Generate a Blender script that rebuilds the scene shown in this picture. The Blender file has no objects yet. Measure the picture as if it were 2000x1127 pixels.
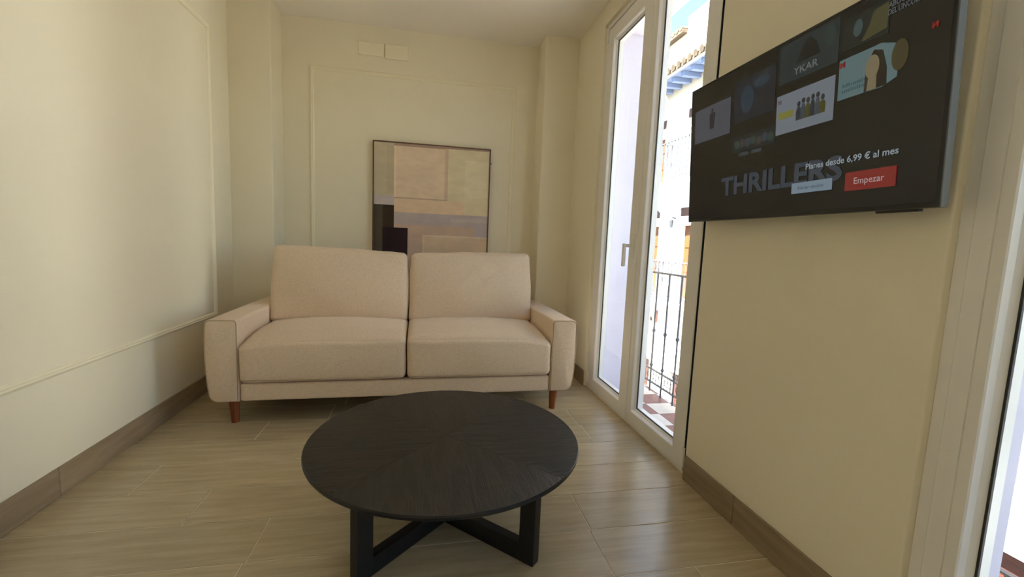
import bpy, bmesh, math, random
from mathutils import Matrix, Vector, noise as mnoise
random.seed(7)
scene = bpy.context.scene
COL = scene.collection

# ------------------------------------------------------------------ camera
F_PX, YAW, PITCH, ROLL = 854.378, 0.199435, -0.106985, 0.0409924
fw = Vector((math.sin(YAW) * math.cos(PITCH), math.cos(YAW) * math.cos(PITCH), math.sin(PITCH)))
rt = Vector((math.cos(YAW), -math.sin(YAW), 0.0))
up = rt.cross(fw)
r2 = rt * math.cos(ROLL) + up * math.sin(ROLL)
u2 = -rt * math.sin(ROLL) + up * math.cos(ROLL)
cam = bpy.data.cameras.new('camera')
cam.sensor_fit = 'HORIZONTAL'
cam.sensor_width = 36.0
cam.lens = F_PX / 2000.0 * 36.0
cam.clip_start = 0.02
cam_o = bpy.data.objects.new('camera', cam)
COL.objects.link(cam_o)
cm = Matrix((r2, u2, -fw)).transposed().to_4x4()
cm.translation = Vector((0, 0, 1.0))
cam_o.matrix_world = cm
scene.camera = cam_o

# ------------------------------------------------------------------ sky, sun, exposure
w = bpy.data.worlds.new('world')
scene.world = w
w.use_nodes = True
nt = w.node_tree
bg = nt.nodes['Background']
sky = nt.nodes.new('ShaderNodeTexSky')
sky.sky_type = 'NISHITA'
sky.sun_disc = False
sky.sun_elevation = math.radians(58)
sky.sun_rotation = math.radians(255)
sky.air_density = 1.0
sky.dust_density = 0.1
sky.ozone_density = 2.5
nt.links.new(sky.outputs[0], bg.inputs[0])
bg.inputs[1].default_value = 0.145

sun = bpy.data.lights.new('sun', 'SUN')
sun.energy = 14.0
sun.angle = math.radians(0.6)
sun.color = (1.0, 0.985, 0.94)
sun_o = bpy.data.objects.new('sun', sun)
COL.objects.link(sun_o)
sun_o.location = (-6, -2, 12)
sun_o.rotation_euler = Vector((0.5, 0.13, -0.9)).to_track_quat('-Z', 'Y').to_euler()

scene.view_settings.view_transform = 'Standard'
scene.view_settings.look = 'None'
scene.view_settings.gamma = 1.0
scene.view_settings.use_curve_mapping = False
scene.view_settings.exposure = 2.34
scene.cycles.use_denoising = True
scene.cycles.max_bounces = 14
scene.cycles.diffuse_bounces = 9
scene.cycles.transparent_max_bounces = 24
scene.cycles.sample_clamp_indirect = 12.0

# ------------------------------------------------------------------ materials
def lin(c):
    o = []
    for v in c[:3]:
        v = v / 255.0
        o.append(v / 12.92 if v <= 0.04045 else ((v + 0.055) / 1.055) ** 2.4)
    return (*o, 1.0)

MATS = {}
def mat(name, col, col2=None, rough=0.6, scale=8.0, stretch=(1, 1, 1), detail=4.0, bump=0.0, bump_scale=None,
        metallic=0.0, spec=0.5, per_object=False, vary=0.0, emit=None, emit_strength=0.0, coat=0.0, sheen=0.0, lo=0.35, hi=0.65):
    if name in MATS:
        return MATS[name]
    m = bpy.data.materials.new(name)
    m.use_nodes = True
    n, l = m.node_tree.nodes, m.node_tree.links
    b = n['Principled BSDF']
    b.inputs['Roughness'].default_value = rough
    b.inputs['Metallic'].default_value = metallic
    b.inputs['Specular IOR Level'].default_value = spec
    b.inputs['Coat Weight'].default_value = coat
    b.inputs['Sheen Weight'].default_value = sheen
    b.inputs['Base Color'].default_value = lin(col)
    if col2 is not None or bump:
        tc = n.new('ShaderNodeTexCoord')
        mp = n.new('ShaderNodeMapping')
        mp.inputs['Scale'].default_value = stretch
        l.new(tc.outputs['Object'], mp.inputs['Vector'])
        if per_object:
            oi = n.new('ShaderNodeObjectInfo')
            mul = n.new('ShaderNodeMath'); mul.operation = 'MULTIPLY'; mul.inputs[1].default_value = 57.0
            l.new(oi.outputs['Random'], mul.inputs[0])
            cb = n.new('ShaderNodeCombineXYZ')
            for i in range(3):
                l.new(mul.outputs[0], cb.inputs[i])
            l.new(cb.outputs[0], mp.inputs['Location'])
        ns = n.new('ShaderNodeTexNoise')
        ns.inputs['Scale'].default_value = scale
        ns.inputs['Detail'].default_value = detail
        ns.inputs['Roughness'].default_value = 0.6
        l.new(mp.outputs[0], ns.inputs['Vector'])
        if col2 is not None:
            mr = n.new('ShaderNodeMapRange')
            mr.inputs['From Min'].default_value = lo
            mr.inputs['From Max'].default_value = hi
            l.new(ns.outputs['Fac'], mr.inputs['Value'])
            mx = n.new('ShaderNodeMix'); mx.data_type = 'RGBA'
            mx.inputs[6].default_value = lin(col)
            mx.inputs[7].default_value = lin(col2)
            l.new(mr.outputs[0], mx.inputs[0])
            out = mx.outputs[2]
            if vary and per_object:
                hs = n.new('ShaderNodeHueSaturation')
                mv = n.new('ShaderNodeMapRange')
                mv.inputs['To Min'].default_value = 1 - vary
                mv.inputs['To Max'].default_value = 1 + vary
                l.new(oi.outputs['Random'], mv.inputs['Value'])
                l.new(mv.outputs[0], hs.inputs['Value'])
                l.new(out, hs.inputs['Color'])
                out = hs.outputs[0]
            l.new(out, b.inputs['Base Color'])
        if bump:
            bn = n.new('ShaderNodeBump')
            bn.inputs['Strength'].default_value = bump
            bn.inputs['Distance'].default_value = 0.01
            if bump_scale:
                n2 = n.new('ShaderNodeTexNoise')
                n2.inputs['Scale'].default_value = bump_scale
                n2.inputs['Detail'].default_value = 3.0
                l.new(mp.outputs[0], n2.inputs['Vector'])
                l.new(n2.outputs['Fac'], bn.inputs['Height'])
            else:
                l.new(ns.outputs['Fac'], bn.inputs['Height'])
            l.new(bn.outputs[0], b.inputs['Normal'])
    if emit is not None:
        b.inputs['Emission Color'].default_value = lin(emit)
        b.inputs['Emission Strength'].default_value = emit_strength
    MATS[name] = m
    return m

def glass_mat():
    m = bpy.data.materials.new('clear_glass')
    m.use_nodes = True
    n, l = m.node_tree.nodes, m.node_tree.links
    for x in list(n):
        if x.type == 'BSDF_PRINCIPLED':
            n.remove(x)
    out = [x for x in n if x.type == 'OUTPUT_MATERIAL'][0]
    tr = n.new('ShaderNodeBsdfTransparent'); tr.inputs[0].default_value = (0.95, 0.975, 0.965, 1)
    gl = n.new('ShaderNodeBsdfGlossy'); gl.inputs['Roughness'].default_value = 0.02
    lw = n.new('ShaderNodeLayerWeight'); lw.inputs['Blend'].default_value = 0.5
    pw = n.new('ShaderNodeMath'); pw.operation = 'POWER'; pw.inputs[1].default_value = 5.0
    fr = n.new('ShaderNodeMath'); fr.operation = 'MULTIPLY_ADD'; fr.inputs[1].default_value = 0.6; fr.inputs[2].default_value = 0.03
    l.new(lw.outputs['Facing'], pw.inputs[0]); l.new(pw.outputs[0], fr.inputs[0])
    mx = n.new('ShaderNodeMixShader')
    l.new(fr.outputs[0], mx.inputs[0]); l.new(tr.outputs[0], mx.inputs[1]); l.new(gl.outputs[0], mx.inputs[2])
    l.new(mx.outputs[0], out.inputs[0])
    MATS['clear_glass'] = m
    return m

M_WALL = mat('cream_wall_paint', (235, 227, 205), (232, 224, 202), rough=0.75, scale=2.0, bump=0.02, bump_scale=160, spec=0.3)
M_TRIM = mat('cream_trim_paint', (238, 230, 205), rough=0.45, spec=0.4)
M_CEIL = mat('ceiling_paint', (242, 236, 228), (239, 233, 224), rough=0.9, scale=1.5, spec=0.2)
M_PLANK = mat('grey_oak_porcelain', (190, 174, 143), (165, 149, 117), spec=1.0, rough=0.24, scale=3.0, stretch=(1.2, 14, 14), detail=8,
              bump=0.03, per_object=True, vary=0.06, lo=0.3, hi=0.72)
M_GROUT = mat('pale_grout', (226, 214, 190), rough=0.9)
M_SKIRT = mat('grey_oak_skirting', (156, 137, 111), (134, 116, 91), rough=0.45, scale=3.0, stretch=(10, 1.2, 12), detail=8,
              per_object=True, vary=0.05)
M_PVC = mat('white_pvc', (232, 229, 224), rough=0.35, spec=0.5)
M_GASKET = mat('dark_gasket', (38, 37, 36), rough=0.6)
M_GLASS = glass_mat()
M_FAB = mat('beige_linen_weave', (228, 207, 182), (213, 190, 164), rough=0.95, scale=110, stretch=(0.8, 1, 1.5), detail=5,
            bump=0.22, bump_scale=420, spec=0.15, sheen=0.25, lo=0.3, hi=0.7)
M_SEAM = mat('beige_seam_thread', (182, 160, 133), rough=0.95, spec=0.1)
M_LEGWOOD = mat('orange_beech_leg', (150, 82, 42), (120, 60, 28), rough=0.4, scale=6, stretch=(8, 8, 1), detail=5)
M_DARKMETAL = mat('black_steel', (26, 24, 23), rough=0.5, metallic=0.4)
M_PAINTED_BLACK = mat('black_stained_oak_frame', (10, 9, 8), (6, 6, 5), rough=0.5, scale=6, stretch=(9, 9, 1.5), detail=6, bump=0.1)

# ------------------------------------------------------------------ mesh helpers
def box(bm, x0, x1, y0, y1, z0, z1):
    vs = [bm.verts.new(p) for p in ((x0, y0, z0), (x1, y0, z0), (x1, y1, z0), (x0, y1, z0),
                                    (x0, y0, z1), (x1, y0, z1), (x1, y1, z1), (x0, y1, z1))]
    for f in ((0, 3, 2, 1), (4, 5, 6, 7), (0, 1, 5, 4), (1, 2, 6, 5), (2, 3, 7, 6), (3, 0, 4, 7)):
        bm.faces.new([vs[i] for i in f])
    return vs

def rbox(x0, x1, y0, y1, z0, z1, r=0.004, seg=2):
    bm = bmesh.new()
    box(bm, x0, x1, y0, y1, z0, z1)
    bmesh.ops.bevel(bm, geom=list(bm.edges), offset=r, segments=seg, profile=0.5, affect='EDGES')
    return bm

def bbox(*a):
    bm = bmesh.new(); box(bm, *a); return bm

def cyl(bm, p0, p1, ra, rb=None, n=16, caps=True):
    p0, p1 = Vector(p0), Vector(p1)
    rb = ra if rb is None else rb
    d = (p1 - p0).normalized()
    a = d.orthogonal().normalized(); b = d.cross(a)
    lo = [bm.verts.new(p0 + (a * math.cos(t) + b * math.sin(t)) * ra) for t in [2 * math.pi * i / n for i in range(n)]]
    hi = [bm.verts.new(p1 + (a * math.cos(t) + b * math.sin(t)) * rb) for t in [2 * math.pi * i / n for i in range(n)]]
    for i in range(n):
        bm.faces.new((lo[i], lo[(i + 1) % n], hi[(i + 1) % n], hi[i]))
    if caps:
        bm.faces.new(lo[::-1]); bm.faces.new(hi)

def tube(bm, pts, r, n=8, closed=False):
    pts = [Vector(p) for p in pts]
    rings = []
    N = len(pts)
    prev = None
    for i, p in enumerate(pts):
        a = pts[(i - 1) % N] if (closed or i > 0) else p
        c = pts[(i + 1) % N] if (closed or i < N - 1) else p
        d = (c - a).normalized()
        if prev is None:
            o = d.orthogonal().normalized()
        else:
            o = (prev - d * prev.dot(d)).normalized()
        prev = o
        q = d.cross(o)
        rings.append([bm.verts.new(p + (o * math.cos(t) + q * math.sin(t)) * r) for t in [2 * math.pi * k / n for k in range(n)]])
    for i in range(N if closed else N - 1):
        A, B = rings[i], rings[(i + 1) % N]
        for k in range(n):
            bm.faces.new((A[k], A[(k + 1) % n], B[(k + 1) % n], B[k]))
    if not closed:
        bm.faces.new(rings[0][::-1]); bm.faces.new(rings[-1])

def ring(bm, rect, W, prof, place, sides=(0, 1, 2, 3), closed=True):
    """mitred frame: rect (a0,a1,b0,b1); W side widths (a0,a1,b0,b1); prof [(k,c,depth)], inset = k*W+c"""
    a0, a1, b0, b1 = rect
    loops = []
    for k, c, d in prof:
        i = [k * x + c for x in W]
        loops.append([place(a0 + i[0], b0 + i[2], d), place(a1 - i[1], b0 + i[2], d),
                      place(a1 - i[1], b1 - i[3], d), place(a0 + i[0], b1 - i[3], d)])
    # side order: 0 bottom (b0), 1 right (a1), 2 top (b1), 3 left (a0)
    n = len(loops)
    for s in sides:
        vs = [(bm.verts.new(L[s]), bm.verts.new(L[(s + 1) % 4])) for L in loops]
        for i in range(n if closed else n - 1):
            A, B = vs[i], vs[(i + 1) % n]
            bm.faces.new((A[0], A[1], B[1], B[0]))
        if closed and len(sides) < 4:
            bm.faces.new([v[0] for v in vs]); bm.faces.new([v[1] for v in vs][::-1])

WM = {}
def obj(name, bm, m, parent=None, local=False, smooth=False, kind=None, label=None, bevel=0.0):
    bmesh.ops.remove_doubles(bm, verts=bm.verts, dist=1e-6)
    bmesh.ops.recalc_face_normals(bm, faces=bm.faces)
    if parent is not None and not local and parent.name in WM:
        bm.transform(WM[parent.name].inverted())
    me = bpy.data.meshes.new(name)
    if smooth:
        for f in bm.faces:
            f.smooth = True
    bm.to_mesh(me); bm.free()
    for x in (m if isinstance(m, (list, tuple)) else [m]):
        me.materials.append(x)
    o = bpy.data.objects.new(name, me)
    COL.objects.link(o)
    if parent is not None:
        o.parent = parent
        if parent.name in WM:
            WM[o.name] = WM[parent.name]
    if smooth == 'auto':
        me.set_sharp_from_angle(angle=math.radians(38))
    if kind:
        o['kind'] = kind
    if label:
        o['label'] = label
    if bevel:
        bv = o.modifiers.new('bevel', 'BEVEL'); bv.width = bevel; bv.segments = 3; bv.limit_method = 'ANGLE'
    return o

def tag(o, label, cat, group=None):
    o['label'] = label; o['category'] = cat
    if group:
        o['group'] = group
    return o

def empty(name, loc=(0, 0, 0), rot=None, kind=None):
    o = bpy.data.objects.new(name, None)
    COL.objects.link(o)
    m = Matrix.Translation(Vector(loc)) @ (rot.to_4x4() if rot is not None else Matrix.Identity(4))
    o.matrix_world = m
    WM[o.name] = m
    if kind:
        o['kind'] = kind
    return o

# ------------------------------------------------------------------ room dimensions
XL, XR = -1.306, 1.130           # wall faces
YC, YB, YF = 3.36, 3.59, -3.4    # column fronts, back wall, wall behind the viewer
ZC = 2.55
XD = 1.145                       # room face of the balcony doors
XO = 1.40                        # outer face of the facade wall
D1 = (1.628, 2.868)              # opening of door 1 along y
D2 = (-0.445, 0.763)             # opening of door 2
D3 = (-2.513, -1.305)            # opening of door 3, unseen behind the viewer, added for daylight
DZ = 2.426

# ---- floor: grout bed with single planks
fl = obj('floor', bbox(XL - .1, 1.215, YF - .1, YB + .1, -0.12, -0.0016), M_GROUT, kind='structure')
P0, PITCHY, PL = 1.5715, 0.2155, 1.11
known = {0: [-0.791], 1: [-1.073], 2: [-0.24], 3: [-0.79, 0.03, 0.858], -1: [-0.515], -2: [0.586], -3: [0.86], 4: [-0.5]}
for k in range(-24, 10):
    y0 = P0 + k * PITCHY
    y1 = y0 + PITCHY
    if y0 > YB or y1 < YF:
        continue
    if k in known and len(known[k]) == 1:
        a = known[k][0]
        js = [a + i * PL for i in range(-3, 4)]
    elif k in known:
        js = known[k]
    else:
        a = random.uniform(-0.5, 0.6)
        js = [a + i * PL for i in range(-3, 4)]
    js = [XL] + sorted(j for j in js if XL + .05 < j < 1.09) + [1.150]
    for a, b in zip(js[:-1], js[1:]):
        g = 0.0017
        yy0, yy1 = max(y0 + g, YF), min(y1 - g, YB)
        if yy1 - yy0 < 0.02:
            continue
        cx, cy = (a + b) / 2, (yy0 + yy1) / 2
        bm = rbox(a + g - cx, b - g - cx, yy0 - cy, yy1 - cy, -0.008, 0.0, r=0.0008, seg=1)
        p = obj('plank', bm, M_PLANK, fl, local=True)
        p.location = (cx, cy, 0)

# ---- shell
obj('ceiling', bbox(XL - .2, XO, YF - .2, YB + .2, ZC, ZC + 0.2), M_CEIL, kind='structure')
obj('wall_left', bbox(XL - .2, XL, YF - .2, YB + .2, -0.12, ZC), M_WALL, kind='structure')
obj('wall_back', bbox(XL, XO, YB, YB + .2, -0.12, ZC), M_WALL, kind='structure')
obj('wall_front', bbox(XL, XO, YF - .2, YF, -0.12, ZC), M_WALL, kind='structure')
def column(name, x0, x1):
    bm = bbox(x0, x1, YC, YB + 0.01, -0.001, ZC)
    es = [e for e in bm.edges if abs(e.verts[0].co.z - e.verts[1].co.z) > 1 and e.verts[0].co.y < YC + .01]
    bmesh.ops.bevel(bm, geom=es, offset=0.012, segments=4, profile=0.5, affect='EDGES')
    return obj(name, bm, M_WALL, kind='structure', smooth='auto')
column('wall_column_left', XL - 0.02, -1.04)
column('wall_column_right', 0.868, XR + 0.02)
bm = bmesh.new()
for y0, y1, z0, z1 in ((YF, D3[0], -.12, ZC), (D3[1], D2[0], -.12, ZC), (D2[1], D1[0], -.12, ZC), (D1[1], YB, -.12, ZC),
                       (D3[0], D3[1], DZ, ZC), (D2[0], D2[1], DZ, ZC), (D1[0], D1[1], DZ, ZC)):
    box(bm, XR, XO, y0, y1, z0, z1)
es = [e for e in bm.edges if all(abs(v.co.x - XR) < 1e-4 for v in e.verts) and abs(e.verts[0].co.z - e.verts[1].co.z) > 1]
bmesh.ops.bevel(bm, geom=es, offset=0.006, segments=3, profile=0.5, affect='EDGES')
obj('wall_right', bm, M_WALL, kind='structure', smooth='auto')

# ---- skirting, laid as single tiles
def skirting(name, runs):
    root = empty(name, kind='structure')
    for axis, pos, a0, a1, first, sgn in runs:
        cuts = [a0] + [c for c in [first + i * PL for i in range(-6, 7)] if a0 + .03 < c < a1 - .03] + [a1]
        for c0, c1 in zip(cuts[:-1], cuts[1:]):
            lo, hi = sorted((pos, pos + sgn * 0.0105))
            if axis == 'y':
                bm = rbox(lo, hi, c0 + .0011, c1 - .0011, 0.001, 0.109, r=0.0018, seg=1)
            else:
                bm = rbox(c0 + .0011, c1 - .0011, lo, hi, 0.001, 0.109, r=0.0018, seg=1)
            obj('skirting_tile', bm, M_SKIRT, root)
    return root
skirting('baseboard_left', [('y', XL, YF, YC, 1.805, 1)])
skirting('baseboard_right', [('y', XR, D2[1] + .004, D1[0] - .002, 0.2, -1), ('y', XR, D1[1] + .002, YC, 0.1, -1), ('y', XR, D3[1], D2[0], 0.2, -1), ('y', XR, YF, D3[0], 0.2, -1)])
skirting('baseboard_back', [('x', YB, -1.04, 0.868, 0.2, -1), ('x', YC, XL + .011, -1.04, 3, -1), ('x', YC, 0.868, XR - .011, 3, -1)])

# ---- wall panel mouldings
def moulding(name, rect, place):
    root = empty(name, kind='structure')
    prof = [(0, 0, 0.0), (0, 0.0, 0.004), (0, 0.004, 0.010), (0, 0.011, 0.0135), (0, 0.017, 0.010), (0, 0.021, 0.0115), (0, 0.027, 0.007), (0, 0.030, 0.0)]
    for s in range(4):
        bm = bmesh.new()
        ring(bm, rect, (0, 0, 0, 0), prof, place, sides=(s,))
        obj('moulding', bm, M_TRIM, root)
moulding('trim_1', (-0.9, 3.092, 0.448, 2.222), lambda a, b, d: (XL + d, a, b))
moulding('trim_2', (-0.852, 0.695, 0.448, 2.226), lambda a, b, d: (a, YB - d, b))

# ---- blank cover plates
for (x0, x1, z0, z1, lb) in ((-0.511, -0.328, 2.336, 2.43, 'wider of two cream blank cover plates high on the back wall'),
                             (-0.321, -0.152, 2.327, 2.432, 'narrower, squarer of two cream blank cover plates high on the back wall')):
    e = empty('cover_plate', ((x0 + x1) / 2, YB, z0))
    obj('plate', rbox(x0, x1, YB - .012, YB, z0, z1, r=0.002), M_TRIM, e)
    tag(e, lb, 'cover plate', 'blank cover plates above the painting')

# ------------------------------------------------------------------ balcony doors
M_SILL = mat('pale_stone_sill', (205, 200, 194), (190, 184, 176), rough=0.5, scale=9)
M_REVEAL = mat('lilac_white_render', (206, 201, 214), (200, 195, 209), rough=0.85, scale=4)
def balcony_door(name, yn, yf, strip=.030, gap=.012, o_st=.085, groove=False):
    root = empty(name, (XD, (yn + yf) / 2, 0), kind='structure')
    pl = lambda a, b, d: (d, a, b)
    bm = bmesh.new()
    ring(bm, (yn + .001, yf - .001, 0.0, DZ), (.05, .05, .03, .05),
         [(0, 0, XD + .006), (0, strip - .001, XD + .006), (0, strip - .0005, XD + .034), (1, .0, XD + .034), (1, 0, 1.222), (0, 0, 1.222)], pl)
    frame = obj('door_frame', bm, M_PVC, root)
    if gap > 0:
      bm = bmesh.new()
      ring(bm, (yn, yf, 0.0, DZ), (0, 0, 0, 0), [(0, strip + .0005, XD + .024), (0, strip + gap + .004, XD + .024), (0, strip + gap + .004, XD + .033), (0, strip + .0005, XD + .033)], pl)
      obj('gasket', bm, M_GASKET, frame)
    L = strip + gap
    seam = yf - L - 0.5895
    for (a, b, wa, wb, is_far) in ((seam + .0015, yf - L, .104, o_st, True), (yn + L, seam - .0015, o_st + .006, .055, False)):
        z0, z1 = 0.014, DZ - .042
        bm = bmesh.new()
        prof = [(0, 0.0, XD + .022), (0, 0.0, XD + .005), (0, .004, XD)]
        if groove:
            prof += [(1, -.031, XD), (1, -.030, XD + .003), (1, -.028, XD + .003), (1, -.027, XD)]
        prof += [(1, -.006, XD), (1, -.003, XD + .003), (1, 0.002, XD + .016), (1, .013, XD + .029), (1, .014, XD + .065), (0, .012, XD + .065), (0, .012, XD + .022)]
        ring(bm, (a, b, z0, z1), (wa, wb, .076, .088), prof, pl)
        leaf = obj('door_leaf', bm, M_PVC, root)
        bm = bmesh.new()
        ring(bm, (a, b, z0, z1), (wa, wb, .076, .088), [(1, .012, XD + .027), (1, .017, XD + .027), (1, .017, XD + .033), (1, .012, XD + .033)], pl)
        obj('gasket', bm, M_GASKET, leaf)
        if not is_far and gap > 0:
            obj('edge_seal', bbox(XD + .0045, XD + .0215, a - .0022, a + .001, z0, z1), M_GASKET, leaf)
        bm = bbox(XD + .031, XD + .035, a + wa + .008, b - wb - .008, z0 + .084, z1 - .096)
        obj('glass_pane', bm, M_GLASS, leaf)
        if is_far:
            hy = a + 0.048
            h = rbox(XD - .010, XD + .001, hy - .017, hy + .017, 0.93, 1.07, r=.003)
            hp = obj('handle_rosette', h, M_PVC, leaf)
            bm = bmesh.new()
            cyl(bm, (XD - .008, hy, 1.003), (XD - .048, hy, 1.003), .009, n=12)
            bmx = rbox(XD - .062, XD - .046, hy - .011, hy + .011, 0.886, 1.014, r=.004)
            me = bpy.data.meshes.new('tmp'); bmx.to_mesh(me); bmx.free(); bm.from_mesh(me); bpy.data.meshes.remove(me)
            obj('handle', bm, M_PVC, leaf)
        # hinges on the outer edge
        ye = b + .006 if is_far else a - .006
        for hz in (0.035, DZ - .12):
            bm = bmesh.new()
            cyl(bm, (XD - .004, ye, hz), (XD - .004, ye, hz + .085), .008, n=12)
            obj('hinge', bm, M_PVC, leaf)
    # stepped outer reveal and sill
    bm = bmesh.new()
    for yy, s in ((yn, 1), (yf, -1)):
        a, b = sorted((yy, yy + s * .012)); box(bm, 1.223, 1.262, a, b, -.05, DZ - .02)
        a, b = sorted((yy, yy + s * .026)); box(bm, 1.262, 1.40, a, b, -.05, DZ - .02)
    box(bm, 1.223, 1.262, yn, yf, DZ - .020, DZ)
    box(bm, 1.262, 1.40, yn, yf, DZ - .036, DZ)
    obj('outer_reveal', bm, M_REVEAL, root)
    obj('sill', rbox(1.16, 1.245, yn, yf, -.05, -.002, r=.003), M_SILL, root)
    return root
balcony_door('door_1', *D1)
balcony_door('door_2', *D2, strip=.026, gap=.0, o_st=.070, groove=True)
balcony_door('door_3_added', *D3, strip=.026, gap=.0, o_st=.070, groove=True)  # invented door out of view, lets more daylight into the room

# ------------------------------------------------------------------ sofa
def cushion(hx, hy, hz, r, n=22, puff=(0, 0, 0, 0, 0, 0), fn=None, wob=0.0, seed=0.0):
    """rounded padded box, half sizes; puff: -x +x -y +y -z +z"""
    bm = bmesh.new()
    bmesh.ops.create_cube(bm, size=2.0)
    bmesh.ops.subdivide_edges(bm, edges=list(bm.edges), cuts=n, use_grid_fill=True)
    H = (hx, hy, hz)
    for v in bm.verts:
        u = [math.copysign(math.sin(abs(c) * math.pi / 2), c) for c in v.co]
        q = [u[i] * H[i] for i in range(3)]
        inn = [max(-(H[i] - r), min(H[i] - r, q[i])) for i in range(3)]
        d = Vector([q[i] - inn[i] for i in range(3)])
        if d.length > 1e-9:
            d = d.normalized() * r
        p = Vector(inn) + d
        for i in range(3):
            j, k = (i + 1) % 3, (i + 2) % 3
            wgt = (1 - u[j] ** 2) * (1 - u[k] ** 2)
            if u[i] > .999:
                p[i] += puff[2 * i + 1] * wgt
            elif u[i] < -.999:
                p[i] -= puff[2 * i] * wgt
        v.co = fn(p, u) if fn else p
        if wob:
            nv = mnoise.noise_vector(Vector((v.co.x * 5.5 + seed, v.co.y * 5.5, v.co.z * 5.5))) * wob
            nv2 = mnoise.noise_vector(Vector((v.co.x * 16 + seed, v.co.y * 16, v.co.z * 16))) * wob * .35
            v.co += nv + nv2
    return bm

sofa = empty('sofa', (-0.088, 2.405, 0), Matrix.Rotation(math.radians(1.1), 3, 'Z'))
tag(sofa, 'two-seat beige linen sofa with padded arms and short wooden legs', 'sofa')
AI, AO, AT, AB = 0.832, 0.985, 0.552, 0.125
def arm(sgn):
    # profile in x-z, outer side gently bowed, lower outer corner tucked in
    pts = []
    def arc(cx, cz, r, a0, a1, n=6):
        for i in range(n + 1):
            t = math.radians(a0 + (a1 - a0) * i / n)
            pts.append((cx + r * math.cos(t), cz + r * math.sin(t)))
    pts.append((AI, AB))
    arc(AO - .060, AB + .045, .045, -90, -20, 6)
    for i in range(1, 8):
        t = i / 8
        z = AB + .045 + (AT - .026 - AB - .045) * t
        pts.append((AO - .015 + .015 * math.sin(min(1, t * 1.35 + .1) * math.pi / 2) - .008 * max(0, t - .6), z))
    arc(AO - .029, AT - .024, .024, 0, 90, 5)
    arc(AI + .016, AT - .016, .016, 90, 180, 4)
    bm = bmesh.new()
    ys = [(0.0, .010), (.003, .004), (.010, 0.0), (.45, 0.0), (.90, 0.0), (.915, .008)]
    cxm = (AI + AO) / 2; czm = (AB + AT) / 2
    rings_ = []
    for y, ins in ys:
        rr = []
        for x, z in pts:
            kx = 1 - ins / ((AO - AI) / 2); kz = 1 - ins / ((AT - AB) / 2)
            rr.append(bm.verts.new((sgn * (cxm + (x - cxm) * kx), y, czm + (z - czm) * kz)))
        rings_.append(rr)
    n = len(pts)
    for A, B in zip(rings_[:-1], rings_[1:]):
        for i in range(n):
            bm.faces.new((A[i], A[(i + 1) % n], B[(i + 1) % n], B[i]))
    f0 = bm.faces.new(rings_[0]); bm.faces.new(rings_[-1][::-1])
    c = bmesh.ops.poke(bm, faces=[f0])
    for v in c['verts']:
        v.co.y -= .008
    a = obj('arm', bm, M_FAB, sofa, local=True, smooth='auto')
    bm = bmesh.new()
    loop = []
    for x, z in pts:
        kx = 1 - .004 / ((AO - AI) / 2); kz = 1 - .004 / ((AT - AB) / 2)
        loop.append((sgn * (cxm + (x - cxm) * kx), .0025, czm + (z - czm) * kz))
    tube(bm, loop, .0026, n=6, closed=True)
    obj('seam_piping', bm, M_SEAM, a, local=True, smooth=True)
arm(-1); arm(1)
obj('base_rail', cushion(AI - .004, .030, .046, .010, n=14, puff=(0, 0, .003, 0, 0, 0)), M_FAB, sofa, local=True, smooth=True).location = (0, .040, .171)
obj('base_frame', rbox(-AI + .03, AI - .03, .08, .88, .135, .21, r=.01), M_SEAM, sofa, local=True)
for s in (-1, 1):
    hx = 0.4135
    def seat_fn(p, u, s=s):
        # crowned top, rounded nose dropping at the front and towards the arm
        if u[2] > 0:
            p.z -= .016 * max(0, -u[1]) ** 2 * u[2]
            p.z -= .030 * max(0, u[0] * s) ** 3 * u[2] * (0.4 + .6 * max(0, -u[1]))
        return p
    c = obj('seat_cushion', cushion(hx, .31, .122, .034, puff=(.003, .003, .012, 0, 0, .030), n=34, fn=seat_fn, wob=.0045, seed=3.1 * s), M_FAB, sofa, local=True, smooth=True)
    c.location = (s * (hx + .0035), .298, .344)
    bm = bmesh.new()
    tube(bm, [(-hx + .02, -.3065, -.105), (0, -.3075, -.107), (hx - .02, -.3065, -.105)], .002, n=6)
    obj('seam_piping', bm, M_SEAM, c, local=True, smooth=True)
    def back_fn(p, u, s=s):
        p.x *= 1 - .022 * max(0, u[2])
        p.z += .012 * u[0] * s * max(0, u[2])
        p.z -= .010 * (1 - abs(u[0])) * 0
        p.y += .02 * max(0, -u[2]) ** 2 * (u[1] < 0)
        return p
    b = obj('back_cushion', cushion(.4145, .095, .235, .034, puff=(.004, .004, .045, .01, .01, .012), n=34, fn=back_fn, wob=.0055, seed=9.7 + 4.3 * s), M_FAB, sofa, local=True, smooth=True)
    b.rotation_euler = (math.radians(-13), 0, 0)
    b.location = (s * (.4145 + .0035), .615, .664)
obj('back_frame', rbox(-AI, AI, .80, .925, .13, .70, r=.03, seg=4), M_FAB, sofa, local=True, smooth='auto')
for sx in (-1, 1):
    for yy in (.055, .83):
        bm = bmesh.new()
        cyl(bm, (sx * .872, yy, AB + .004), (sx * .868, yy, 0.0), .027, .019, n=20)
        obj('leg', bm, M_LEGWOOD, sofa, local=True, smooth='auto', label='tapered orange-brown wooden leg')
    bm = rbox(sx * .812 - .010, sx * .812 + .010, .14, .16, .088, .14, r=.002, seg=1)
    obj('mechanism_bracket', bm, M_DARKMETAL, sofa, local=True, label='short black metal bracket under the base')

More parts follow.
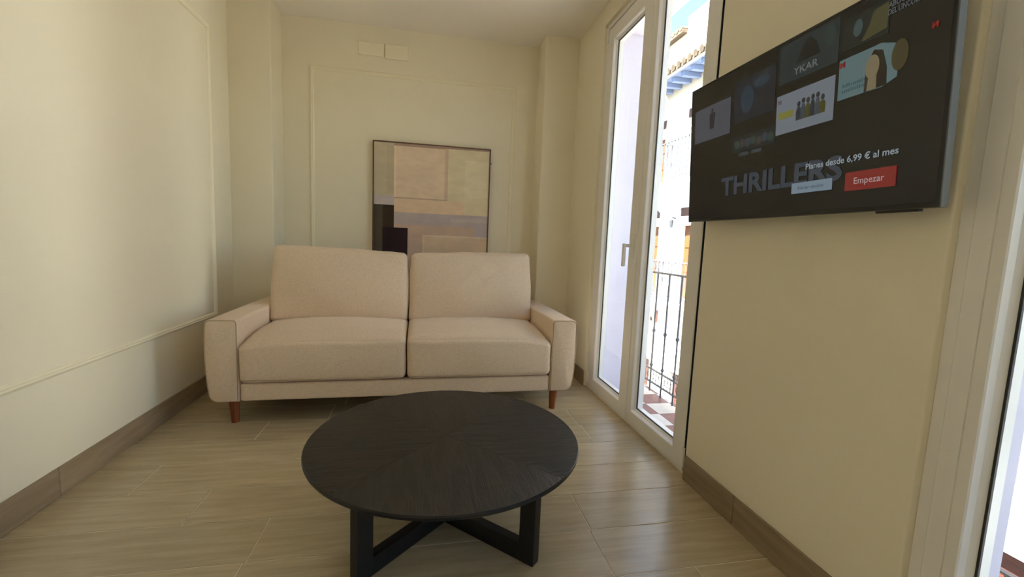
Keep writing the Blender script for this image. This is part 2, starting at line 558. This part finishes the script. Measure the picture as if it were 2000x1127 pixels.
# ------------------------------------------------------------------ coffee table
def oak_black(name, ang, c1=(13, 11, 9), c2=(33, 27, 23)):
    m = bpy.data.materials.new(name); m.use_nodes = True
    n, l = m.node_tree.nodes, m.node_tree.links
    b = n['Principled BSDF']
    tc = n.new('ShaderNodeTexCoord'); mp = n.new('ShaderNodeMapping')
    mp.inputs['Rotation'].default_value = (0, 0, ang)
    l.new(tc.outputs['Object'], mp.inputs['Vector'])
    m2 = n.new('ShaderNodeMapping'); m2.inputs['Scale'].default_value = (1.0, 7.0, 1.0)
    l.new(mp.outputs[0], m2.inputs['Vector'])
    ns = n.new('ShaderNodeTexNoise'); ns.inputs['Scale'].default_value = 2.6; ns.inputs['Detail'].default_value = 2
    l.new(m2.outputs[0], ns.inputs['Vector'])
    mul = n.new('ShaderNodeMath'); mul.operation = 'MULTIPLY'; mul.inputs[1].default_value = 26
    l.new(ns.outputs['Fac'], mul.inputs[0])
    sn = n.new('ShaderNodeMath'); sn.operation = 'SINE'
    l.new(mul.outputs[0], sn.inputs[0])
    m3 = n.new('ShaderNodeMapping'); m3.inputs['Scale'].default_value = (6.0, 120.0, 1.0)
    l.new(mp.outputs[0], m3.inputs['Vector'])
    n2 = n.new('ShaderNodeTexNoise'); n2.inputs['Scale'].default_value = 3; n2.inputs['Detail'].default_value = 4
    l.new(m3.outputs[0], n2.inputs['Vector'])
    ad = n.new('ShaderNodeMath'); ad.operation = 'MULTIPLY_ADD'; ad.inputs[1].default_value = 0.22
    l.new(sn.outputs[0], ad.inputs[0]); l.new(n2.outputs['Fac'], ad.inputs[2])
    mr = n.new('ShaderNodeMapRange'); mr.inputs['From Min'].default_value = .2; mr.inputs['From Max'].default_value = .85
    l.new(ad.outputs[0], mr.inputs['Value'])
    mx = n.new('ShaderNodeMix'); mx.data_type = 'RGBA'
    mx.inputs[6].default_value = lin(c1); mx.inputs[7].default_value = lin(c2)
    l.new(mr.outputs[0], mx.inputs[0]); l.new(mx.outputs[2], b.inputs['Base Color'])
    bp = n.new('ShaderNodeBump'); bp.inputs['Strength'].default_value = .5; bp.inputs['Distance'].default_value = .004
    l.new(ad.outputs[0], bp.inputs['Height']); l.new(bp.outputs[0], b.inputs['Normal'])
    b.inputs['Roughness'].default_value = 0.46
    b.inputs['Specular IOR Level'].default_value = 0.42
    return m

TH, TR = 0.312, 0.4625
table = empty('coffee_table', (0.0875, 1.492, 0))
tag(table, 'low round black oak coffee table with crossed base in front of the sofa', 'coffee table')
bm = bmesh.new()
prof = [(TR - .05, TH - .026), (TR - .014, TH - .0165), (TR - .001, TH - .0125), (TR, TH - .010), (TR, TH - .004), (TR - .003, TH - .0015)]
N = 128
rs = [[bm.verts.new((r * math.cos(2 * math.pi * i / N), r * math.sin(2 * math.pi * i / N), z)) for i in range(N)] for r, z in prof]
for A, B in zip(rs[:-1], rs[1:]):
    for i in range(N):
        bm.faces.new((A[i], A[(i + 1) % N], B[(i + 1) % N], B[i]))
bm.faces.new(rs[0][::-1]); bm.faces.new(rs[-1])
top = obj('tabletop', bm, M_PAINTED_BLACK, table, local=True, smooth='auto')
SEAM0 = math.radians(45)
for q in range(4):
    a0 = SEAM0 + q * math.pi / 2
    bm = bmesh.new()
    g = 0.0004
    mid = a0 + math.pi / 4
    off = Vector((math.cos(mid), math.sin(mid), 0)) * g * 1.4
    K = 40
    lo, hi = [], []
    for zz, L in ((TH - .0016, lo), (TH, hi)):
        L.append(bm.verts.new(Vector((0, 0, zz)) + off))
        for i in range(K + 1):
            t = a0 + (math.pi / 2) * i / K
            rr = TR - .0032
            L.append(bm.verts.new(Vector((rr * math.cos(t), rr * math.sin(t), zz)) + off))
    bm.faces.new(hi); bm.faces.new(lo[::-1])
    n = len(lo)
    for i in range(n):
        bm.faces.new((lo[i], lo[(i + 1) % n], hi[(i + 1) % n], hi[i]))
    obj('veneer_quarter', bm, oak_black('black_oak_veneer_%d' % q, -mid, *[((19, 15, 14), (37, 31, 28)), ((14, 11, 9), (30, 24, 19)), ((18, 15, 12), (38, 33, 27)), ((13, 12, 12), (28, 26, 25))][q]), top, local=True)
LR = 0.382
for q in range(2):
    a = math.radians(45 + 90 * q)
    rot = Matrix.Rotation(a, 4, 'Z')
    # floor beam and top beam, halved where they cross
    for z0, z1, nm in ((0.0, .056, 'floor_beam'), (TH - .075, TH - .026, 'top_beam')):
        parts = [(-LR + .054, LR - .054)] if q == 0 else [(-LR + .054, -.0178), (.0178, LR - .054)]
        bm = bmesh.new()
        for x0, x1 in parts:
            box(bm, x0, x1, -.0178, .0178, z0, z1)
        bm.transform(rot)
        obj(nm, bm, M_PAINTED_BLACK, table, local=True, bevel=.0015)
    for s in (-1, 1):
        x0, x1 = sorted((s * LR, s * (LR - .054)))
        bm = bbox(x0, x1, -.0178, .0178, 0, TH - .026)
        bm.transform(rot)
        obj('leg', bm, M_PAINTED_BLACK, table, local=True, bevel=.0015)

# ------------------------------------------------------------------ painting
PX0, PX1, PZ0, PZ1, PY = -0.401, 0.502, 0.55, 1.722, 3.553
pic = empty('painting', ((PX0 + PX1) / 2, YB, PZ0))
tag(pic, 'abstract canvas of beige, mauve and black blocks in a thin brown frame', 'painting')
M_FRAME = mat('walnut_frame', (112, 76, 48), (88, 58, 34), rough=0.45, scale=6, stretch=(6, 6, 6))
bm = bmesh.new()
ring(bm, (PX0, PX1, PZ0, PZ1), (.009,) * 4, [(0, 0, PY), (1, 0, PY), (1, 0, YB - .004), (0, 0, YB - .004)], lambda a, b, d: (a, d, b))
obj('frame', bm, M_FRAME, pic)
PATCH = [  # x0,x1,z0,z1,colour - painted later covers earlier
    (-.45, .55, .50, 1.75, (205, 182, 147)),
    (-.45, -.244, 1.31, 1.75, (182, 166, 134)), (-.30, -.244, 1.33, 1.69, (176, 158, 126)),
    (-.45, -.241, 1.244, 1.315, (182, 167, 156)), (-.45, -.241, .5, 1.244, (84, 76, 60)),
    (-.325, -.241, .5, 1.242, (66, 53, 40)), (-.244, .55, 1.692, 1.712, (164, 136, 116)),
    (-.244, .166, 1.300, 1.694, (207, 181, 148)), (-.244, -.228, 1.30, 1.694, (213, 189, 157)), (.142, .168, 1.303, 1.70, (192, 164, 136)), (-.244, .168, 1.297, 1.306, (178, 150, 122)),
    (.168, .55, 1.19, 1.700, (204, 187, 148)), (.30, .55, 1.33, 1.62, (208, 193, 155)),
    (-.241, .30, 1.19, 1.297, (208, 180, 143)),
    (-.241, .55, 1.092, 1.192, (175, 159, 149)), (.2, .55, 1.135, 1.165, (181, 166, 152)), (.386, .55, .5, 1.135, (174, 159, 151)),
    (-.241, .388, 1.015, 1.098, (187, 161, 135)), (-.241, -.02, .5, 1.02, (184, 158, 134)),
    (-.021, .55, .5, 1.021, (199, 175, 142)), (-.021, -.004, .5, 1.021, (205, 182, 150)), (-.021, .55, 1.012, 1.023, (204, 184, 156)),
    (-.327, -.135, .72, 1.072, (48, 35, 36)),
]
xs = sorted({max(PX0 + .008, min(PX1 - .008, v)) for p in PATCH for v in p[:2]} | {PX0 + .008, PX1 - .008})
zs = sorted({max(PZ0 + .008, min(PZ1 - .008, v)) for p in PATCH for v in p[2:4]} | {PZ0 + .008, PZ1 - .008})
bm = bmesh.new()
for i in range(len(xs) - 1):
    for j in range(len(zs) - 1):
        cx, cz = (xs[i] + xs[i + 1]) / 2, (zs[j] + zs[j + 1]) / 2
        k = max(k for k, p in enumerate(PATCH) if p[0] < cx < p[1] and p[2] < cz < p[3])
        f = bm.faces.new([bm.verts.new(v) for v in ((xs[i], PY + .006, zs[j]), (xs[i + 1], PY + .006, zs[j]), (xs[i + 1], PY + .006, zs[j + 1]), (xs[i], PY + .006, zs[j + 1]))])
        f.material_index = k
bb = [bm.verts.new(v) for v in ((xs[0], YB - .008, zs[0]), (xs[-1], YB - .008, zs[0]), (xs[-1], YB - .008, zs[-1]), (xs[0], YB - .008, zs[-1]))]
bm.faces.new(bb)
def canv(i, c):
    k = 1.13 if max(c) > 120 else 1.0
    c = tuple(min(250, int(v * k * g)) for v, g in zip(c, (1.0, 1.02, 1.09)))
    d = tuple(max(0, int(v * .95)) for v in c)
    return mat('canvas_paint_%d' % i, c, d, rough=0.8, scale=4, stretch=(2.2, 1, 4), detail=6, bump=.08, bump_scale=60, spec=.2)
obj('canvas', bm, [canv(i, p[4]) for i, p in enumerate(PATCH)], pic)
bm = bmesh.new(); cyl(bm, (PX1 + .001, PY + .012, 1.612), (PX1 + .009, PY + .012, 1.612), .004, n=8)
obj('hanger_screw', bm, M_DARKMETAL, pic)

# ------------------------------------------------------------------ television
TT = 0.059
tu, tv = Vector((0, -1, 0)), Vector((-math.sin(TT), 0, math.cos(TT)))
tw = tu.cross(tv)
TW, THH = 0.902, 0.513
tvroot = empty('television', (1.06, 1.643, 1.108), Matrix((tu, tv, tw)).transposed())
tag(tvroot, 'wall-mounted flat television showing a dark streaming menu with film posters', 'television')
M_TVBLACK = mat('black_tv_plastic', (20, 19, 19), rough=0.4)
M_TVSIDE = mat('grey_metal_bezel', (98, 96, 88), rough=0.55, metallic=0.1)
def scr(name, c, s, rough=0.22):
    return mat('screen_' + name, (6, 6, 7), rough=rough, spec=0.5, emit=c, emit_strength=s)
bm = rbox(0, TW, 0, THH, -.022, -.001, r=.002)
obj('bezel', bm, M_TVSIDE, tvroot, local=True)
bm = bmesh.new()
vs = [(.05, .04), (TW - .05, .04), (TW - .05, THH - .1), (.05, THH - .1)]
f1 = [bm.verts.new((a, b, -.022)) for a, b in vs]
f2 = [bm.verts.new((TW / 2 + (a - TW / 2) * .86, THH / 2 + (b - THH / 2) * .8, -.046)) for a, b in vs]
bm.faces.new(f1); bm.faces.new(f2)
for i in range(4):
    bm.faces.new((f1[i], f1[(i + 1) % 4], f2[(i + 1) % 4], f2[i]))
obj('back_housing', bm, M_TVBLACK, tvroot, local=True)
obj('front_frame', rbox(.0015, TW - .0015, .0015, THH - .0015, -.0015, .0008, r=.0006, seg=1), M_TVBLACK, tvroot, local=True)
screen = obj('screen', rbox(.009, TW - .009, .012, THH - .009, 0, .0014, r=.0004, seg=1), scr('dark', (30, 28, 26), 0.05), tvroot, local=True)
obj('sensor_bar', rbox(.763, .858, -.006, .004, -.018, -.003, r=.002), M_TVBLACK, tvroot, local=True)
bm = bmesh.new()
box(bm, .32, .58, .14, .37, -.058, -.046)
for uu in (.34, .54):
    box(bm, uu, uu + .02, .10, .41, -.052, -.046)
obj('wall_bracket', bm, M_DARKMETAL, tvroot, local=True)
bm = bmesh.new(); box(bm, 1.108, XR, 1.07, 1.32, 1.26, 1.46)
obj('wall_plate', bm, M_DARKMETAL, tvroot)

def panel(name, pts, m, d=.0022):
    bm = bmesh.new()
    lo = [bm.verts.new((a, b, .0012)) for a, b in pts]; hi = [bm.verts.new((a, b, d)) for a, b in pts]
    bm.faces.new(hi); bm.faces.new(lo[::-1])
    n = len(pts)
    for i in range(n):
        bm.faces.new((lo[i], lo[(i + 1) % n], hi[(i + 1) % n], hi[i]))
    return obj(name, bm, m, screen, local=True)
def rect(a0, a1, b0, b1):
    return [(a0, b0), (a1, b0), (a1, b1), (a0, b1)]
def blob(cx, cy, rx, ry, n=18):
    return [(cx + rx * math.cos(2 * math.pi * i / n), cy + ry * math.sin(2 * math.pi * i / n)) for i in range(n)]
def text(name, s, x0, x1, y0, h, m, d=.0030, bold=0.0, shear=0.0):
    cu = bpy.data.curves.new(name, 'FONT')
    cu.body = s; cu.size = 1.0; cu.offset = bold; cu.shear = shear; cu.resolution_u = 3
    t = bpy.data.objects.new(name + '_tmp', cu)
    COL.objects.link(t)
    bpy.context.view_layer.update()
    me = bpy.data.meshes.new_from_object(t.evaluated_get(bpy.context.evaluated_depsgraph_get()))
    bpy.data.objects.remove(t); bpy.data.curves.remove(cu)
    vx = [v.co.x for v in me.vertices]; vy = [v.co.y for v in me.vertices]
    ax, bx = min(vx), max(vx); capy = 0.73
    for v in me.vertices:
        v.co = (x0 + (v.co.x - ax) / (bx - ax) * (x1 - x0), y0 + v.co.y / capy * h, d)
    me.name = name; me.materials.append(m)
    o = bpy.data.objects.new(name, me); COL.objects.link(o); o.parent = screen
    return o

E = 0.088
# generic poster tiles in the sizes and colours of the menu
panel('poster', rect(.03, .234, .302, .425), scr('p1', (88, 92, 104), E))
panel('poster_figure', [(.118, .395), (.15, .395), (.145, .34), (.123, .34)], scr('p1b', (44, 42, 50), E), .0026)
panel('poster_figure', [(.130, .412), (.138, .412), (.136, .395), (.132, .395)], scr('p1b', (44, 42, 50), E), .0026)
panel('poster', rect(.252, .434, .325, .462), scr('p2', (36, 40, 52), E))
panel('poster_figure', blob(.315, .392, .030, .042), scr('p2b', (44, 66, 84), E), .0026)
panel('poster_figure', blob(.375, .43, .035, .016), scr('p2b', (44, 66, 84), E), .0024)
panel('poster', rect(.446, .640, .388, .498), scr('p3', (44, 56, 60), E))
panel('poster_figure', [(.508, .432), (.586, .432), (.570, .470), (.548, .490), (.530, .474)], scr('p3b', (24, 26, 28), E), .0026)
panel('poster_figure', blob(.615, .462, .016, .026), scr('p3c', (48, 70, 64), E), .0024)
panel('poster', rect(.650, .765, .405, .480), scr('p4', (32, 40, 38), E))
panel('poster_figure', [(.700, .410), (.762, .418), (.762, .474), (.728, .470), (.718, .440)], scr('p4b', (88, 86, 52), E), .0026)
panel('poster_figure', blob(.690, .448, .012, .02), scr('p4c', (70, 92, 92), E), .0028)
white = panel('poster', rect(.443, .636, .245, .358), scr('p5', (138, 148, 158), E))
rr = random.Random(3)
for i in range(6):
    cx = .525 + i * .0155
    hgt = rr.uniform(.312, .330)
    panel('poster_figure', [(cx - .008, .272), (cx + .008, .272), (cx + .009, .297), (cx + .004, hgt - .008), (cx - .004, hgt - .008), (cx - .009, .297)],
          scr('p5f%d' % (i % 3), [(52, 58, 66), (78, 84, 92), (88, 86, 40)][i % 3 if i != 5 else 2], E), .0025 + .0001 * i)
    panel('poster_figure', blob(cx, hgt, .0055, .0075, 10), scr('p5h', (56, 54, 54), E), .0031)
panel('poster_title', rect(.452, .506, .288, .308), scr('p5y', (150, 148, 72), E), .0026)
panel('poster', [(.646, .288), (.760, .288), (.792, .300), (.792, .372), (.752, .388), (.646, .386)], scr('p6', (112, 140, 142), E))
panel('poster_figure', [(.716, .288), (.770, .290), (.768, .330), (.756, .372), (.735, .380), (.718, .350)], scr('p6d', (44, 34, 28), E), .0024)
panel('poster_figure', blob(.733, .342, .017, .027), scr('p6s', (150, 136, 104), E), .0028)
panel('poster_figure', [(.722, .289), (.746, .289), (.744, .325), (.726, .325)], scr('p6s', (150, 136, 104), E), .0026)
panel('poster_figure', blob(.795, .346, .018, .034), scr('p6b', (82, 74, 44), E), .0026)
M_SCRIB = scr('scrib', (66, 100, 104), E)
for j in range(2):
    for i in range(11):
        x = .658 + i * .0056
        panel('title_stroke', rect(x, x + .003, .316 - j * .013, .325 - j * .013 - rr.uniform(0, .003)), M_SCRIB, .0025)
panel('poster', rect(.247, .444, .226, .280), scr('p7', (40, 42, 44), E))
for i in range(7):
    panel('poster_figure', blob(.275 + i * .025, .248 + rr.uniform(-.006, .008), .013, .015, 10), scr('p7%d' % (i % 3), [(58, 78, 70), (74, 66, 66), (64, 76, 86)][i % 3], E), .0024)
for x, y, s in ((.655, .373, .007), (.863, .379, .006)):
    m = scr('red_mark', (150, 34, 32), E)
    panel('red_letter_mark', [(x - s, y - s), (x - s * .4, y - s), (x + s * .4, y + s * .2), (x + s * .4, y - s), (x + s, y - s), (x + s, y + s), (x + s * .4, y + s), (x - s * .4, y - s * .2), (x - s * .4, y + s), (x - s, y + s)], m, .0032)
m = scr('grey_mark', (112, 96, 100), E)
x, y, s = .454, .339, .006
panel('letter_mark', [(x - s, y - s), (x - s * .4, y - s), (x + s * .4, y + s * .2), (x + s * .4, y - s), (x + s, y - s), (x + s, y + s), (x + s * .4, y + s), (x - s * .4, y - s * .2), (x - s * .4, y + s), (x - s, y + s)], m, .0032)
text('title_lettering', 'YKAR', .500, .582, .402, .020, scr('ykar', (120, 128, 128), E), bold=.02)
text('title_lettering', 'ABOGADO', .762, .828, .4585, .0125, scr('abog', (112, 118, 122), E), bold=.02)
text('title_lettering', 'DEL LINCOLN', .762, .834, .4425, .0125, scr('abog', (112, 118, 122), E), bold=.02)
panel('title_stroke', rect(.287, .332, .212, .222), scr('p7t', (74, 82, 88), E))
panel('title_stroke', rect(.345, .387, .212, .223), scr('p7t', (74, 82, 88), E))
text('headline_lettering', 'THRILLERS', .201, .675, .089, .062, scr('thr', (72, 80, 92), E), d=.0026, bold=.035)
text('price_lettering', 'Planes desde 6,99 € al mes', .562, .811, .1275, .0165, scr('price', (178, 190, 196), E), d=.0034, bold=.02)
panel('sign_in_button', rect(.517, .647, .064, .094), scr('whitebtn', (150, 170, 186), E), .0034)
text('button_lettering', 'Iniciar sesión', .540, .622, .0745, .0105, scr('btntext', (76, 88, 100), E), d=.0040)
panel('start_button', rect(.685, .809, .055, .101), scr('redbtn', (158, 46, 42), E), .0034)
text('button_lettering', 'Empezar', .709, .784, .0705, .0165, scr('btnwhite', (214, 196, 192), E), d=.0040, bold=.006)

# ------------------------------------------------------------------ balcony outside
M_TILE_R = mat('pink_red_tile', (140, 92, 86), (126, 80, 76), rough=0.5, scale=12)
M_TILE_W = mat('white_tile', (222, 214, 208), (208, 200, 194), rough=0.5, scale=12)
M_CONC = mat('white_render', (222, 218, 212), (208, 203, 196), rough=0.9, scale=5)
M_IRON = mat('grey_iron', (86, 86, 92), rough=0.5, metallic=0.1)
BX0, BX1, BY0, BY1, BZ = 1.246, 1.68, -2.70, 3.55, -0.05
balc = empty('balcony', (1.4, 1.2, BZ - .15))
tag(balc, 'narrow balcony with a chequered pink and white tiled floor outside the doors', 'balcony')
obj('slab', rbox(1.405, BX1 + .02, BY0 - .02, BY1 + .02, BZ - .17, BZ - .012, r=.01), M_CONC, balc)
bm = bbox(1.405, BX1, BY0, BY1, BZ - .012, BZ - .002)
obj('mortar_bed', bm, M_GROUT, balc)
steps = []
for y0, y1 in (D1, D2, D3):
    steps.append(obj('floor_threshold', bbox(1.246, 1.3995, y0 + .001, y1 - .001, -.119, BZ - .002), M_GROUT, kind='structure'))
TP = 0.173
i = 0
xk = [1.48 + TP * k for k in (-2, -1, 0, 1, 2)]
for ix in range(-2, 2):
    for iy in range(-31, 7):
        x0, x1 = 1.48 + ix * TP, 1.48 + (ix + 1) * TP
        y0, y1 = 2.44 + iy * TP, 2.44 + (iy + 1) * TP
        x0, x1, y0, y1 = max(x0, BX0), min(x1, BX1), max(y0, BY0), min(y1, BY1)
        if x1 - x0 < .01 or y1 - y0 < .01:
            continue
        tm = M_TILE_W if (ix + iy) % 2 == 0 else M_TILE_R
        if x1 > 1.406:
            xa = max(x0, 1.4055)
            obj('floor_tile', bbox(xa + .001, x1 - .001, y0 + .001, y1 - .001, BZ - .010, BZ), tm, balc)
        if x0 < 1.399:
            xb = min(x1, 1.3995)
            for st, (d0, d1) in zip(steps, (D1, D2, D3)):
                a, b = max(y0, d0 + .03), min(y1, d1 - .03)
                if b - a > .01:
                    obj('floor_tile', bbox(x0 + .001, xb, a + .001, b - .001, BZ - .0019, BZ), tm, st)

rail = empty('balcony_railing', (1.65, 1.2, BZ))
tag(rail, 'thin grey iron railing along the edge of the tiled balcony', 'railing')
RX, RZ = 1.645, 0.815
bm = bmesh.new(); box(bm, RX - .018, RX + .018, BY0 + .03, BY1 - .02, RZ, RZ + .012)
obj('handrail', bm, M_IRON, rail)
for z in (.115, .02):
    bm = bmesh.new(); box(bm, RX - .009, RX + .009, BY0 + .04, BY1 - .03, z - .004, z + .004)
    obj('cross_rail', bm, M_IRON, rail)
ys = []
y = 2.867 + 4 * .152
while y > BY0 + .08:
    ys.append(y); y -= .152
for y in ys:
    bm = bmesh.new()
    cyl(bm, (RX, y, BZ), (RX, y, RZ), .0065, n=10)
    b = obj('baluster', bm, M_IRON, rail, smooth='auto')
    bm = bmesh.new()
    for zc in (.40, .145):
        cyl(bm, (RX, y, zc - .012), (RX, y, zc), .008, .014, n=10); cyl(bm, (RX, y, zc), (RX, y, zc + .012), .014, .008, n=10)
    obj('knop', bm, M_IRON, b)
for y in ys:
    for dy in (-.038, -.076, -.114):
        bm = bmesh.new()
        cyl(bm, (RX, y + dy, .02), (RX, y + dy, .115), .0028, n=8)
        tube(bm, [(RX, y + dy + .012 * math.cos(t), .067 + .022 * math.sin(t)) for t in [2 * math.pi * k / 10 for k in range(10)]], .0018, n=6, closed=True)
        obj('scroll_picket', bm, M_IRON, rail)
# eave of this building above the balcony
ev = empty('roof_eave', (1.6, 1.5, 2.75))
tag(ev, 'cream plaster eave projecting above the balcony doors', 'eave')
obj('soffit', rbox(XO + .002, 1.812, -2.6, 6.0, 2.75, 2.80, r=.01), M_CONC, ev)
bm = bmesh.new(); box(bm, XO + .002, 1.74, -2.6, 6.0, 2.80, 2.87)
obj('moulded_course', bm, M_CONC, ev)
ow = obj('wall_outer', bbox(XO - .19, XO, YB + .2, 6.0, -3.9, 2.80), M_REVEAL, kind='structure')
obj('wall_outer_lower', bbox(XO - .19, XO, YF - .2, YB + .2, -3.9, -.1205), M_REVEAL, kind='structure')

# ------------------------------------------------------------------ street and the building opposite
M_STREET = mat('pale_paving', (150, 145, 138), (132, 127, 120), rough=0.9, scale=3)
obj('street_ground', bbox(XO, 16, -8, 30, -4.1, -3.9), M_STREET, kind='structure')
M_FACADE = mat('white_lime_render', (238, 234, 228), (230, 226, 220), rough=0.9, scale=2)
M_DOORWOOD = mat('orange_pine_door', (120, 66, 22), (96, 50, 16), rough=0.6, scale=4, stretch=(6, 6, 1))
M_REDWOOD = mat('red_brown_blind', (84, 42, 28), (66, 32, 22), rough=0.6, scale=4, stretch=(1, 1, 9))
M_ROOF = mat('clay_roof_tile', (104, 88, 70), (78, 64, 50), rough=0.8, scale=9)
M_EAVE_SHADE = mat('shade_blue_eave', (120, 136, 170), rough=0.8)  # blue shade under the eave is put into this colour
M_CREAM = mat('cream_cornice', (228, 216, 196), rough=0.85)
FX, FY0, FY1, FZ0, FZ1 = 5.5, 1.5, 15.0, -3.9, 4.56
house = empty('town_house', (FX + 1, 8, FZ0))
tag(house, 'white town house across the street with wooden balcony doors and tiled eave', 'house')
BAYS = [(14.05, 14.9), (11.45, 12.3), (9.68, 10.53), (7.92, 8.77), (6.15, 7.0), (4.4, 5.25), (2.6, 3.45)]
LEV = [(2.42, 3.58), (-.10, 1.50), (-3.88, -1.75)]
ycut = [FY0] + sorted(v for b in BAYS for v in b) + [FY1]
bm = bmesh.new()
for i in range(len(ycut) - 1):
    a, b = ycut[i], ycut[i + 1]
    if (a, b) in BAYS:
        zc = [FZ0] + sorted(v for l in LEV for v in l) + [FZ1]
        for j in range(len(zc) - 1):
            if (zc[j], zc[j + 1]) not in LEV and zc[j + 1] - zc[j] > .001:
                box(bm, FX, FX + .25, a, b, zc[j], zc[j + 1])
    else:
        box(bm, FX, FX + .25, a, b, FZ0, FZ1)
obj('wall', bm, M_FACADE, house)
obj('back_wall', bbox(FX + .26, FX + 5, FY0, FY1, FZ0, FZ1), M_FACADE, house)
for a, b in BAYS:
    for li, (z0, z1) in enumerate(LEV):
        mw = (M_DOORWOOD, M_DOORWOOD, M_REDWOOD)[li]
        d = obj('balcony_door', bbox(FX + .10, FX + .14, a, b, z0, z1), mw, house)
        bm = bmesh.new()
        h = z1 - z0
        for s in range(2):
            c0 = a + s * (b - a) / 2 + .05; c1 = a + (s + 1) * (b - a) / 2 - .05
            for t in range(3):
                box(bm, FX + .085, FX + .10, c0, c1, z0 + .06 + t * h / 3, z0 + (t + 1) * h / 3 - .05)
        obj('door_panel', bm, mw, d)
        if li < 2:
            obj('blind_box', rbox(FX - .03, FX + .1, a - .02, b + .02, z1 + .20, z1 + .38, r=.01), M_REDWOOD, house)
            s0, s1 = a - .28, b + .28
            obj('balcony_slab', rbox(FX - .48, FX, s0, s1, z0 - .13, z0 - .02, r=.012), M_FACADE, house)
            bm = bmesh.new()
            for yy in (s0 + .12, s1 - .24):
                vs = [(FX - .40, z0 - .13), (FX, z0 - .13), (FX, z0 - .62), (FX - .08, z0 - .58), (FX - .16, z0 - .30), (FX - .38, z0 - .2)]
                A = [bm.verts.new((x, yy, z)) for x, z in vs]; B = [bm.verts.new((x, yy + .12, z)) for x, z in vs]
                bm.faces.new(A); bm.faces.new(B[::-1])
                for i in range(len(vs)):
                    bm.faces.new((A[i], A[(i + 1) % len(vs)], B[(i + 1) % len(vs)], B[i]))
            obj('slab_bracket', bm, M_FACADE, house)
            bm = bmesh.new()
            xr = FX - .45; zt = z0 + .80
            box(bm, xr - .02, xr + .02, s0 + .02, s1 - .02, zt, zt + .02)
            box(bm, xr - .01, xr + .01, s0 + .02, s1 - .02, z0 + .06, z0 + .075)
            n = 11
            for i in range(n + 1):
                yy = s0 + .03 + (s1 - s0 - .06) * i / n
                cyl(bm, (xr, yy, z0 - .02), (xr, yy, zt), .011, n=6, caps=False)
            for yy in (s0 + .03, s1 - .03):
                box(bm, xr, FX, yy - .015, yy + .015, zt, zt + .02)
                for i in range(1, 4):
                    cyl(bm, (xr + .12 * i, yy, z0 - .02), (xr + .12 * i, yy, zt), .011, n=6, caps=False)
            obj('railing', bm, M_IRON, house, kind='stuff')
        else:
            obj('lintel', rbox(FX - .04, FX + .1, a - .1, b + .1, z1, z1 + .16, r=.01), M_CREAM, house)
# cornice, eave with brackets, gutter and roof tiles
obj('cornice', rbox(FX - .06, FX + .02, FY0, FY1, 4.36, 4.56, r=.015), M_CREAM, house)
obj('eave_board', rbox(FX - .50, FX + .02, FY0, FY1, 4.565, 4.60, r=.005), M_EAVE_SHADE, house)
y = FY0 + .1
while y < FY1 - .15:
    obj('eave_bracket', rbox(FX - .46, FX - .06, y, y + .11, 4.47, 4.565, r=.008), M_EAVE_SHADE, house)
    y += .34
obj('gutter_board', rbox(FX - .53, FX - .50, FY0, FY1, 4.57, 4.68, r=.008), M_CREAM, house)
bm = bmesh.new()
vs = [(FX - .54, 4.68), (FX + 2.5, 5.55), (FX + 2.5, 4.6), (FX - .54, 4.62)]
A = [bm.verts.new((x, FY0, z)) for x, z in vs]; B = [bm.verts.new((x, FY1, z)) for x, z in vs]
bm.faces.new(A); bm.faces.new(B[::-1])
for i in range(4):
    bm.faces.new((A[i], A[(i + 1) % 4], B[(i + 1) % 4], B[i]))
roof = obj('roof', bm, M_ROOF, house)
bm = bmesh.new()
y = FY0 + .1
while y < FY1:
    cyl(bm, (FX - .57, y, 4.685), (FX + 2.4, y, 5.535), .065, n=8)
    y += .19
obj('tile_course', bm, M_ROOF, roof, kind='stuff')
# attic block behind the eave
bm = bbox(6.4, 8.5, 6.5, 10.63, 4.9, 6.80)
att = obj('attic_wall', bm, M_FACADE, house)
obj('attic_wall', bbox(6.4, 8.5, 10.63, 15.0, 4.9, 6.42), M_FACADE, house)
bm = bmesh.new(); box(bm, 6.25, 8.6, 10.63, 15.0, 6.42, 6.50)
obj('tile_coping', bm, M_ROOF, house)
bm = bmesh.new()
y = 10.7
while y < 15:
    cyl(bm, (6.24, y, 6.53), (8.5, y, 6.55), .06, n=8); y += .18
obj('tile_course', bm, M_ROOF, house, kind='stuff')
# drain pipe, hanging sign, wall lamp
bm = bmesh.new(); tube(bm, [(FX - .5, 9.45, 4.6), (FX - .2, 9.5, 4.42), (FX - .07, 9.52, 4.2), (FX - .07, 9.52, 4.02), (FX - .07, 9.52, FZ0)], .035, n=10)
obj('drain_pipe', bm, M_CREAM, house, smooth=True)
sg = obj('sign_board', rbox(FX - .06, FX - .01, 9.45, 9.72, -.78, -.50, r=.01), M_REDWOOD, house)
bm = bmesh.new(); cyl(bm, (FX - .02, 9.585, -.60), (FX, 9.585, -.60), .02, n=8)
obj('sign_fixing', bm, M_IRON, sg)
bm = bmesh.new(); cyl(bm, (FX - .12, 9.02, 1.45), (FX - .12, 9.02, 1.62), .04, .06, n=8)
lp = obj('wall_lamp', bm, M_IRON, house)
bm = bmesh.new(); tube(bm, [(FX, 9.02, 1.66), (FX - .08, 9.02, 1.68), (FX - .12, 9.02, 1.61)], .012, n=6)
obj('lamp_arm', bm, M_IRON, lp)
